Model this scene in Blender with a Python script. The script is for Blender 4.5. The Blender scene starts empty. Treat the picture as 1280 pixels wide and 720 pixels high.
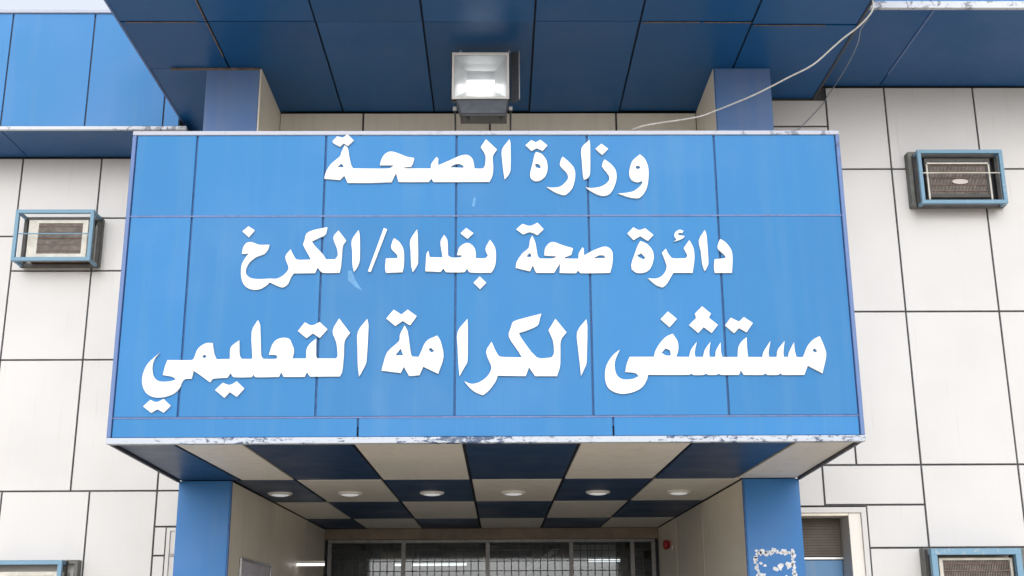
import bpy, bmesh, math, random
from mathutils import Vector, Matrix, noise
random.seed(7)
SC = bpy.context.scene
COL = SC.collection

# ------------------------------------------------------------------ camera
F_PX = 1473.5                       # focal length in pixels of a 1280 px wide frame
PITCH, YAW, ROLL = 0.274429, 0.0121702, -0.00588728
cd = bpy.data.cameras.new('camera'); cam = bpy.data.objects.new('camera', cd); COL.objects.link(cam)
cd.sensor_width = 36.0; cd.lens = F_PX / 1280 * 36.0
cd.clip_start = 0.1; cd.clip_end = 2000
_fw = Vector((math.sin(YAW)*math.cos(PITCH), math.cos(YAW)*math.cos(PITCH), math.sin(PITCH)))
_ri = Vector((math.cos(YAW), -math.sin(YAW), 0)); _up = _ri.cross(_fw)
_r = _ri*math.cos(ROLL) + _up*math.sin(ROLL); _u = -_ri*math.sin(ROLL) + _up*math.cos(ROLL)
cam.matrix_world = Matrix(((_r.x,_u.x,-_fw.x,0),(_r.y,_u.y,-_fw.y,0),(_r.z,_u.z,-_fw.z,1.6),(0,0,0,1)))
SC.camera = cam

# ------------------------------------------------------------------ light: bright overcast sky
SUN_EL, SUN_AZ = math.radians(19), math.radians(-178)      # azimuth clockwise from +Y: behind the camera
w = bpy.data.worlds.new('World'); SC.world = w; w.use_nodes = True
nt = w.node_tree; nt.nodes.clear()
sky = nt.nodes.new('ShaderNodeTexSky'); sky.sky_type = 'NISHITA'; sky.sun_disc = False
sky.sun_elevation = SUN_EL; sky.sun_rotation = SUN_AZ
sky.air_density = 1.0; sky.dust_density = 4.0; sky.ozone_density = 1.0
hs = nt.nodes.new('ShaderNodeHueSaturation'); hs.inputs['Saturation'].default_value = 0.22   # cloud veil greys the blue
bg = nt.nodes.new('ShaderNodeBackground'); bg.inputs['Strength'].default_value = 0.15
wo = nt.nodes.new('ShaderNodeOutputWorld')
cl = nt.nodes.new('ShaderNodeMix'); cl.data_type = 'RGBA'; cl.inputs[0].default_value = 0.38      # closed layer of bright even cloud
cl.inputs[7].default_value = (7.2, 7.9, 9.1, 1)
nt.links.new(sky.outputs[0], hs.inputs['Color']); nt.links.new(hs.outputs[0], cl.inputs[6]); nt.links.new(cl.outputs[2], bg.inputs[0]); nt.links.new(bg.outputs[0], wo.inputs[0])
sd = bpy.data.lights.new('sun', 'SUN'); sd.energy = 0.5; sd.angle = math.radians(50); sd.color = (1.0, 0.985, 0.965)
sun = bpy.data.objects.new('sun', sd); COL.objects.link(sun)
sdir = Vector((math.sin(SUN_AZ)*math.cos(SUN_EL), math.cos(SUN_AZ)*math.cos(SUN_EL), math.sin(SUN_EL)))
sun.rotation_euler = sdir.to_track_quat('Z', 'Y').to_euler(); sun.location = sdir*60
SC.view_settings.view_transform = 'Standard'; SC.view_settings.look = 'None'
SC.view_settings.gamma = 1.0; SC.view_settings.exposure = 0.28

# ------------------------------------------------------------------ materials
def _nodes(name):
    m = bpy.data.materials.new(name); m.use_nodes = True
    t = m.node_tree; return m, t, t.nodes['Principled BSDF']
def _n(t, kind, **kw):
    n = t.nodes.new(kind)
    for k, v in kw.items(): setattr(n, k, v)
    return n
def _noise(t, scale, detail=4, rough=0.55, stretch=(1,1,1), distort=0.0):
    tc = _n(t, 'ShaderNodeNewGeometry'); mp = _n(t, 'ShaderNodeMapping'); mp.inputs['Scale'].default_value = stretch
    no = _n(t, 'ShaderNodeTexNoise'); no.inputs['Scale'].default_value = scale; no.inputs['Detail'].default_value = detail
    no.inputs['Roughness'].default_value = rough; no.inputs['Distortion'].default_value = distort
    t.links.new(tc.outputs['Position'], mp.inputs[0]); t.links.new(mp.outputs[0], no.inputs['Vector']); return no
def _ramp(t, src, a, b, lo=0.0, hi=1.0):
    r = _n(t, 'ShaderNodeMapRange'); r.inputs[1].default_value = a; r.inputs[2].default_value = b
    r.inputs[3].default_value = lo; r.inputs[4].default_value = hi
    t.links.new(src, r.inputs[0]); return r.outputs[0]
def _mix(t, fac, a, b):
    m = _n(t, 'ShaderNodeMix', data_type='RGBA')
    if isinstance(fac, float): m.inputs[0].default_value = fac
    else: t.links.new(fac, m.inputs[0])
    for s, v in ((6, a), (7, b)):
        if isinstance(v, tuple): m.inputs[s].default_value = (*v, 1)
        else: t.links.new(v, m.inputs[s])
    return m.outputs[2]
def _bump(t, p, src, strength, dist=0.01):
    b = _n(t, 'ShaderNodeBump'); b.inputs['Strength'].default_value = strength; b.inputs['Distance'].default_value = dist
    t.links.new(src, b.inputs['Height']); t.links.new(b.outputs[0], p.inputs['Normal'])
def painted(name, col, rough=0.35, dirt=(0.35,0.32,0.28), dirt_amt=0.18, tint=0.05, fade=None, metallic=0.0, spec=0.5, grime=0.25, warp=0.25, runs=0.0):
    """sheet cladding: per-sheet tint, cloudy fading, rain streaks, specks, slightly oil-canned surface"""
    m, t, p = _nodes(name)
    oi = _n(t, 'ShaderNodeObjectInfo')
    c = _mix(t, _ramp(t, oi.outputs['Random'], 0, 1, 0, 1), tuple(x*(1-tint) for x in col), tuple(min(1, x*(1+tint)) for x in col))
    cloud = _noise(t, 1.3, 5)
    fd = fade or tuple(min(1, x*0.82+0.06) for x in col)
    c = _mix(t, _ramp(t, cloud.outputs[0], 0.42, 0.72, 0, 0.6), c, fd)
    st = _noise(t, 3.0, 6, 0.6, (2.2, 2.2, 0.13))
    c = _mix(t, _ramp(t, st.outputs[0], 0.5, 0.8, 0, dirt_amt), c, dirt)
    sp = _noise(t, 14, 4, 0.7)
    c = _mix(t, _ramp(t, sp.outputs[0], 0.66, 0.78, 0, grime), c, tuple(x*0.6 for x in dirt))
    if runs:
        ru = _noise(t, 2.2, 5, 0.6, (7, 7, 0.35)); c = _mix(t, _ramp(t, ru.outputs[0], 0.64, 0.80, 0, runs), c, (0.30, 0.24, 0.17))
    t.links.new(c, p.inputs['Base Color'])
    rr = _ramp(t, cloud.outputs[0], 0.3, 0.7, rough*0.8, min(1, rough*1.25)); t.links.new(rr, p.inputs['Roughness'])
    p.inputs['Metallic'].default_value = metallic; p.inputs['Specular IOR Level'].default_value = spec
    wv = _noise(t, 1.1, 2, 0.4); _bump(t, p, wv.outputs[0], warp, 0.02)
    return m
def plain(name, col, rough=0.5, metallic=0.0, var=0.25, scale=18, spec=0.5, bump=0.0, bscale=None):
    m, t, p = _nodes(name)
    no = _noise(t, scale, 5, 0.6)
    c = _mix(t, _ramp(t, no.outputs[0], 0.3, 0.75), tuple(x*(1+var*0.4) if x*(1+var*.4)<1 else 1.0 for x in col), tuple(x*(1-var) for x in col))
    t.links.new(c, p.inputs['Base Color']); p.inputs['Roughness'].default_value = rough; p.inputs['Metallic'].default_value = metallic
    p.inputs['Specular IOR Level'].default_value = spec
    if bump:
        b = _noise(t, bscale or scale*2, 5, 0.65); _bump(t, p, b.outputs[0], bump, 0.01)
    return m
def chipped(name, paint, under, amount, scale=9, rough=0.5, stretch=(1,1,1)):
    """trim whose paint has flaked off in patches"""
    m, t, p = _nodes(name)
    no = _noise(t, scale, 7, 0.75, stretch, 0.5); big = _noise(t, 0.75, 3, 0.5)
    ad = _n(t, 'ShaderNodeMath', operation='MULTIPLY_ADD'); ad.inputs[1].default_value = 0.55
    t.links.new(big.outputs[0], ad.inputs[0]); t.links.new(no.outputs[0], ad.inputs[2])
    c = _mix(t, _ramp(t, ad.outputs[0], amount, amount+0.05), paint, under)
    t.links.new(c, p.inputs['Base Color']); p.inputs['Roughness'].default_value = rough
    _bump(t, p, no.outputs[0], 0.3, 0.01); return m

M = {}
M['sign_blue'] = painted('sign_blue', (0.033, 0.198, 0.475), 0.6, dirt=(0.10,0.26,0.46), dirt_amt=0.38, tint=0.08, spec=0.3, fade=(0.055,0.225,0.495), grime=0.12, warp=0.15)
M['fascia_blue'] = painted('fascia_blue', (0.045, 0.22, 0.52), 0.5, spec=0.35, dirt=(0.14,0.29,0.46), dirt_amt=0.25, fade=(0.05,0.225,0.48), grime=0.15)
M['pillar_blue'] = painted('pillar_blue', (0.022, 0.165, 0.46), 0.45, spec=0.4, dirt=(0.12,0.25,0.45), dirt_amt=0.2, tint=0.03, fade=(0.03,0.175,0.46), grime=0.12)
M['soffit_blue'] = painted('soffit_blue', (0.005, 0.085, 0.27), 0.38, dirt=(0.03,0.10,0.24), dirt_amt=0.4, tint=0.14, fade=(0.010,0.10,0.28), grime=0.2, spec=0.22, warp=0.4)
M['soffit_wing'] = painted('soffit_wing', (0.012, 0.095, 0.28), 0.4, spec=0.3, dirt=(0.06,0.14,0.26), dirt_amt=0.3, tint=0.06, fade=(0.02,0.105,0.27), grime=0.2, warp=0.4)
M['ceiling_navy'] = painted('ceiling_navy', (0.004, 0.038, 0.125), 0.36, dirt=(0.03,0.07,0.12), dirt_amt=0.25, tint=0.1, fade=(0.008,0.045,0.13), grime=0.2, spec=0.25)
M['ceiling_beige'] = painted('ceiling_beige', (0.78, 0.76, 0.72), 0.45, dirt=(0.42,0.37,0.30), dirt_amt=0.35, tint=0.05, fade=(0.74,0.72,0.68), grime=0.35)
M['white_panel'] = painted('white_panel', (0.635, 0.632, 0.635), 0.5, dirt=(0.55,0.52,0.46), dirt_amt=0.10, tint=0.012, fade=(0.605,0.605,0.61), grime=0.10, warp=0.08, runs=0.35)
M['cream_panel'] = painted('cream_panel', (0.84, 0.79, 0.69), 0.5, dirt=(0.50,0.46,0.38), dirt_amt=0.3, tint=0.03, fade=(0.82,0.77,0.67), grime=0.25, runs=0.4)
M['joint_dark'] = plain('joint_dark', (0.075, 0.075, 0.08), 0.8, var=0.4)
M['joint_blue'] = plain('joint_blue', (0.045, 0.13, 0.33), 0.7, var=0.4)
M['joint_black'] = plain('joint_black', (0.016, 0.020, 0.03), 0.8, var=0.4)
M['letter_white'] = plain('letter_white', (0.80, 0.80, 0.78), 0.45, var=0.10, scale=5)
M['trim_alu'] = chipped('trim_alu', (0.10, 0.18, 0.40), (0.07, 0.11, 0.22), 0.92, 12)
M['trim_peeled'] = chipped('trim_peeled', (0.47, 0.52, 0.60), (0.045, 0.08, 0.16), 0.81, 12, stretch=(1,1,2.2))
M['pillar_glare'] = painted('pillar_glare', (0.10, 0.20, 0.44), 0.4, dirt=(0.25,0.28,0.40), dirt_amt=0.3, tint=0.03, fade=(0.14,0.23,0.43))  # upper pillar blue, greyed and lightened to put reflected glare into its colour
M['strip_lilac'] = plain('strip_lilac', (0.11, 0.17, 0.38), 0.5, var=0.3)
M['trim_rust'] = plain('trim_rust', (0.20, 0.15, 0.13), 0.8, var=0.6, scale=14)
M['trim_eave'] = chipped('trim_eave', (0.58, 0.62, 0.68), (0.20, 0.22, 0.27), 0.86, 8)
M['paint_smear'] = plain('paint_smear', (0.10, 0.30, 0.57), 0.6, var=0.2)
M['trim_top'] = chipped('trim_top', (0.42, 0.45, 0.54), (0.16, 0.19, 0.26), 0.90, 8)
M['bounce_top'] = plain('bounce_top', (0.76, 0.68, 0.55), 0.9, var=0.2, scale=3)  # unseen sign top, made pale to bounce light onto the recessed wall
M['back_bar'] = plain('back_bar', (0.07, 0.068, 0.066), 0.6, var=0.4, scale=9)
M['trim_dark'] = chipped('trim_dark', (0.045, 0.05, 0.065), (0.12, 0.09, 0.07), 0.88, 10)
M['cage_blue'] = chipped('cage_blue', (0.16, 0.31, 0.44), (0.36, 0.42, 0.46), 0.90, 16)
M['sleeve_grey'] = plain('sleeve_grey', (0.17, 0.175, 0.165), 0.6, var=0.5, scale=7)
M['ac_cream'] = plain('ac_cream', (0.62, 0.60, 0.54), 0.5, var=0.25, scale=8)
M['ac_coil'] = plain('ac_coil', (0.17, 0.12, 0.10), 0.6, 0.3, var=0.5, scale=10)
M['ac_fin'] = plain('ac_fin', (0.24, 0.21, 0.19), 0.45, 0.5, var=0.5, scale=13)
M['ac_rust'] = plain('ac_rust', (0.20, 0.12, 0.08), 0.75, var=0.5, scale=9)
M['badge'] = plain('badge', (0.42, 0.37, 0.35), 0.35, 0.3, var=0.1)
M['dark_metal'] = plain('dark_metal', (0.055, 0.06, 0.07), 0.45, 0.3, var=0.3, spec=0.6)
M['gear_grey'] = plain('gear_grey', (0.10, 0.115, 0.145), 0.5, 0.2, var=0.3)
M['light_metal'] = plain('light_metal', (0.55, 0.56, 0.58), 0.35, 0.7, var=0.2)
M['reflector'] = plain('reflector', (0.86, 0.86, 0.85), 0.38, 0.35, var=0.05, bump=0.25, bscale=16)
M['lamp_white'] = plain('lamp_white', (0.86, 0.86, 0.85), 0.35, var=0.04)
M['cable_white'] = plain('cable_white', (0.82, 0.82, 0.82), 0.5, var=0.2)
M['cable_grey'] = plain('cable_grey', (0.30, 0.34, 0.40), 0.5, var=0.2)
M['beam_brown'] = plain('beam_brown', (0.30, 0.24, 0.19), 0.6, var=0.25, scale=5)
M['frame_grey'] = plain('frame_grey', (0.28, 0.28, 0.285), 0.45, 0.5, var=0.3)
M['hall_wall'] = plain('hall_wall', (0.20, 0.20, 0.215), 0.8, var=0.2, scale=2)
M['glass_reflection'] = plain('glass_reflection', (0.75, 0.68, 0.64), 0.8, var=0.2, scale=2)
M['window_dark'] = plain('window_dark', (0.11, 0.09, 0.075), 0.6, var=0.35, scale=3)
M['window_blue'] = painted('window_blue', (0.07, 0.22, 0.44), 0.4, dirt_amt=0.3)
M['paper'] = plain('paper', (0.66, 0.64, 0.74), 0.6, var=0.12, scale=6)
M['red'] = plain('red', (0.42, 0.015, 0.02), 0.35, var=0.2)
M['roof'] = plain('roof', (0.28, 0.27, 0.25), 0.9, var=0.3, scale=4, bump=0.3)
M['concrete'] = plain('concrete', (0.80, 0.66, 0.49), 0.9, var=0.25, scale=1.2, bump=0.4, bscale=30)
M['floor'] = plain('floor', (0.36, 0.33, 0.28), 0.5, var=0.2, scale=1.5)
M['residue'] = plain('residue', (0.74, 0.77, 0.82), 0.75, var=0.3, scale=30)
def glass(name, col, rough=0.03, alpha=0.25):
    m, t, p = _nodes(name); p.inputs['Base Color'].default_value = (*col, 1); p.inputs['Roughness'].default_value = rough
    gl = _n(t, 'ShaderNodeBsdfGlossy'); gl.inputs['Roughness'].default_value = rough; gl.inputs['Color'].default_value = (0.9,0.93,0.95,1)
    tr = _n(t, 'ShaderNodeBsdfTransparent'); tr.inputs['Color'].default_value = (*col, 1)
    fr = _n(t, 'ShaderNodeFresnel'); fr.inputs['IOR'].default_value = 1.5
    ad = _n(t, 'ShaderNodeMath', operation='ADD', use_clamp=True); ad.inputs[1].default_value = alpha
    mx = _n(t, 'ShaderNodeMixShader'); t.links.new(fr.outputs[0], ad.inputs[0]); t.links.new(ad.outputs[0], mx.inputs[0])
    t.links.new(tr.outputs[0], mx.inputs[1]); t.links.new(gl.outputs[0], mx.inputs[2])
    t.links.new(mx.outputs[0], t.nodes['Material Output'].inputs['Surface']); return m
M['door_glass'] = glass('door_glass', (0.62, 0.66, 0.68), 0.04, 0.0)
M['lamp_glass'] = glass('lamp_glass', (0.93, 0.94, 0.95), 0.12, 0.10)
def emit(name, col, s):
    m, t, p = _nodes(name); p.inputs['Base Color'].default_value = (0.8,0.8,0.8,1)
    p.inputs['Emission Color'].default_value = (*col, 1); p.inputs['Emission Strength'].default_value = s; return m
M['tube_lit'] = emit('tube_lit', (1.0, 0.98, 0.96), 2.0)
M['bulb_lit'] = emit('bulb_lit', (1.0, 0.99, 0.96), 3.2)
M['led_lift'] = emit('led_lift', (0.9, 0.95, 1.0), 0.28)  # faint glow added to lift the brightness of the downlight diffusers

# ------------------------------------------------------------------ helpers
def link(o): COL.objects.link(o); return o
def tag(o, label=None, cat=None, group=None, kind=None):
    if label: o['label'] = label
    if cat: o['category'] = cat
    if group: o['group'] = group
    if kind: o['kind'] = kind
    return o
def empty(name, loc=(0,0,0), parent=None):
    o = bpy.data.objects.new(name, None); o.location = loc; o.empty_display_size = 0.2
    link(o)
    if parent: attach(o, parent)
    return o
WORLD = {}
def attach(o, parent):
    """parent o, whose coordinates are world ones, under parent (no parent here is rotated)"""
    o.parent = parent
    p = parent; off = Vector((0,0,0))
    while p is not None: off += p.location; p = p.parent
    o.location = o.location - off
class MB:
    def __init__(s): s.v = []; s.f = []; s.mi = []
    def box(s, x0,x1,y0,y1,z0,z1, mi=0):
        b = len(s.v)
        s.v += [(x0,y0,z0),(x1,y0,z0),(x1,y1,z0),(x0,y1,z0),(x0,y0,z1),(x1,y0,z1),(x1,y1,z1),(x0,y1,z1)]
        for f in ((3,2,1,0),(4,5,6,7),(0,1,5,4),(1,2,6,5),(2,3,7,6),(3,0,4,7)): s.f.append(tuple(b+i for i in f)); s.mi.append(mi)
        return s
    def tube(s, pts, r, n=8, cap=True, mi=0):
        pts = [Vector(p) for p in pts]; b = len(s.v); prev = None
        for i, p in enumerate(pts):
            d = (pts[min(i+1, len(pts)-1)] - pts[max(i-1, 0)]).normalized()
            if prev is None: a = d.orthogonal().normalized()
            else: a = (prev - d*prev.dot(d)).normalized()
            prev = a; c = d.cross(a)
            rr = r[i] if isinstance(r, (list, tuple)) else r
            for k in range(n):
                t = 2*math.pi*k/n; q = p + (a*math.cos(t)+c*math.sin(t))*rr; s.v.append(tuple(q))
        for i in range(len(pts)-1):
            for k in range(n):
                k2 = (k+1) % n; s.f.append((b+i*n+k, b+i*n+k2, b+(i+1)*n+k2, b+(i+1)*n+k)); s.mi.append(mi)
        if cap:
            s.f.append(tuple(b+k for k in reversed(range(n)))); s.mi.append(mi)
            e = b+(len(pts)-1)*n; s.f.append(tuple(e+k for k in range(n))); s.mi.append(mi)
        return s
    def prism(s, quad, d, mi=0):
        """quad (list of points) extruded by vector d"""
        b = len(s.v); n = len(quad); d = Vector(d)
        s.v += [tuple(Vector(q)) for q in quad] + [tuple(Vector(q)+d) for q in quad]
        s.f.append(tuple(range(b, b+n))); s.f.append(tuple(range(b+2*n-1, b+n-1, -1))); s.mi += [mi, mi]
        for i in range(n):
            j = (i+1) % n; s.f.append((b+i, b+n+i, b+n+j, b+j)); s.mi.append(mi)
        return s
    def build(s, name, mat, parent=None, bevel=0.0, segs=1, smooth=False, origin=None):
        me = bpy.data.meshes.new(name)
        c = Vector(origin) if origin else sum((Vector(v) for v in s.v), Vector())/len(s.v)
        me.from_pydata([tuple(Vector(v)-c) for v in s.v], [], s.f)
        for m in (mat if isinstance(mat, (list, tuple)) else [mat]): me.materials.append(m)
        for p, i in zip(me.polygons, s.mi): p.material_index = i
        bm = bmesh.new(); bm.from_mesh(me); bmesh.ops.recalc_face_normals(bm, faces=bm.faces)
        if bevel:
            bmesh.ops.bevel(bm, geom=bm.edges[:], offset=bevel, segments=segs, affect='EDGES', profile=0.5, clamp_overlap=True)
        bm.to_mesh(me); bm.free()
        if smooth:
            for p in me.polygons: p.use_smooth = True
        o = bpy.data.objects.new(name, me); o.location = c; link(o)
        if parent: attach(o, parent)
        return o
def box(name, x0,x1,y0,y1,z0,z1, mat, parent=None, bevel=0.004):
    return MB().box(x0,x1,y0,y1,z0,z1).build(name, mat, parent, bevel)
def sheet(name, x0,x1,y0,y1,z0,z1, mat, parent, axis, tilt=0.0016):
    """cladding sheet: chamfered box, a hair out of true on its thin axis"""
    o = box(name, x0,x1,y0,y1,z0,z1, mat, parent, 0.003)
    a, b = random.gauss(0, tilt), random.gauss(0, tilt)
    o.rotation_euler = (a, 0, b) if axis == 'y' else ((a, b, 0) if axis == 'z' else (0, a, b))
    return o

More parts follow.
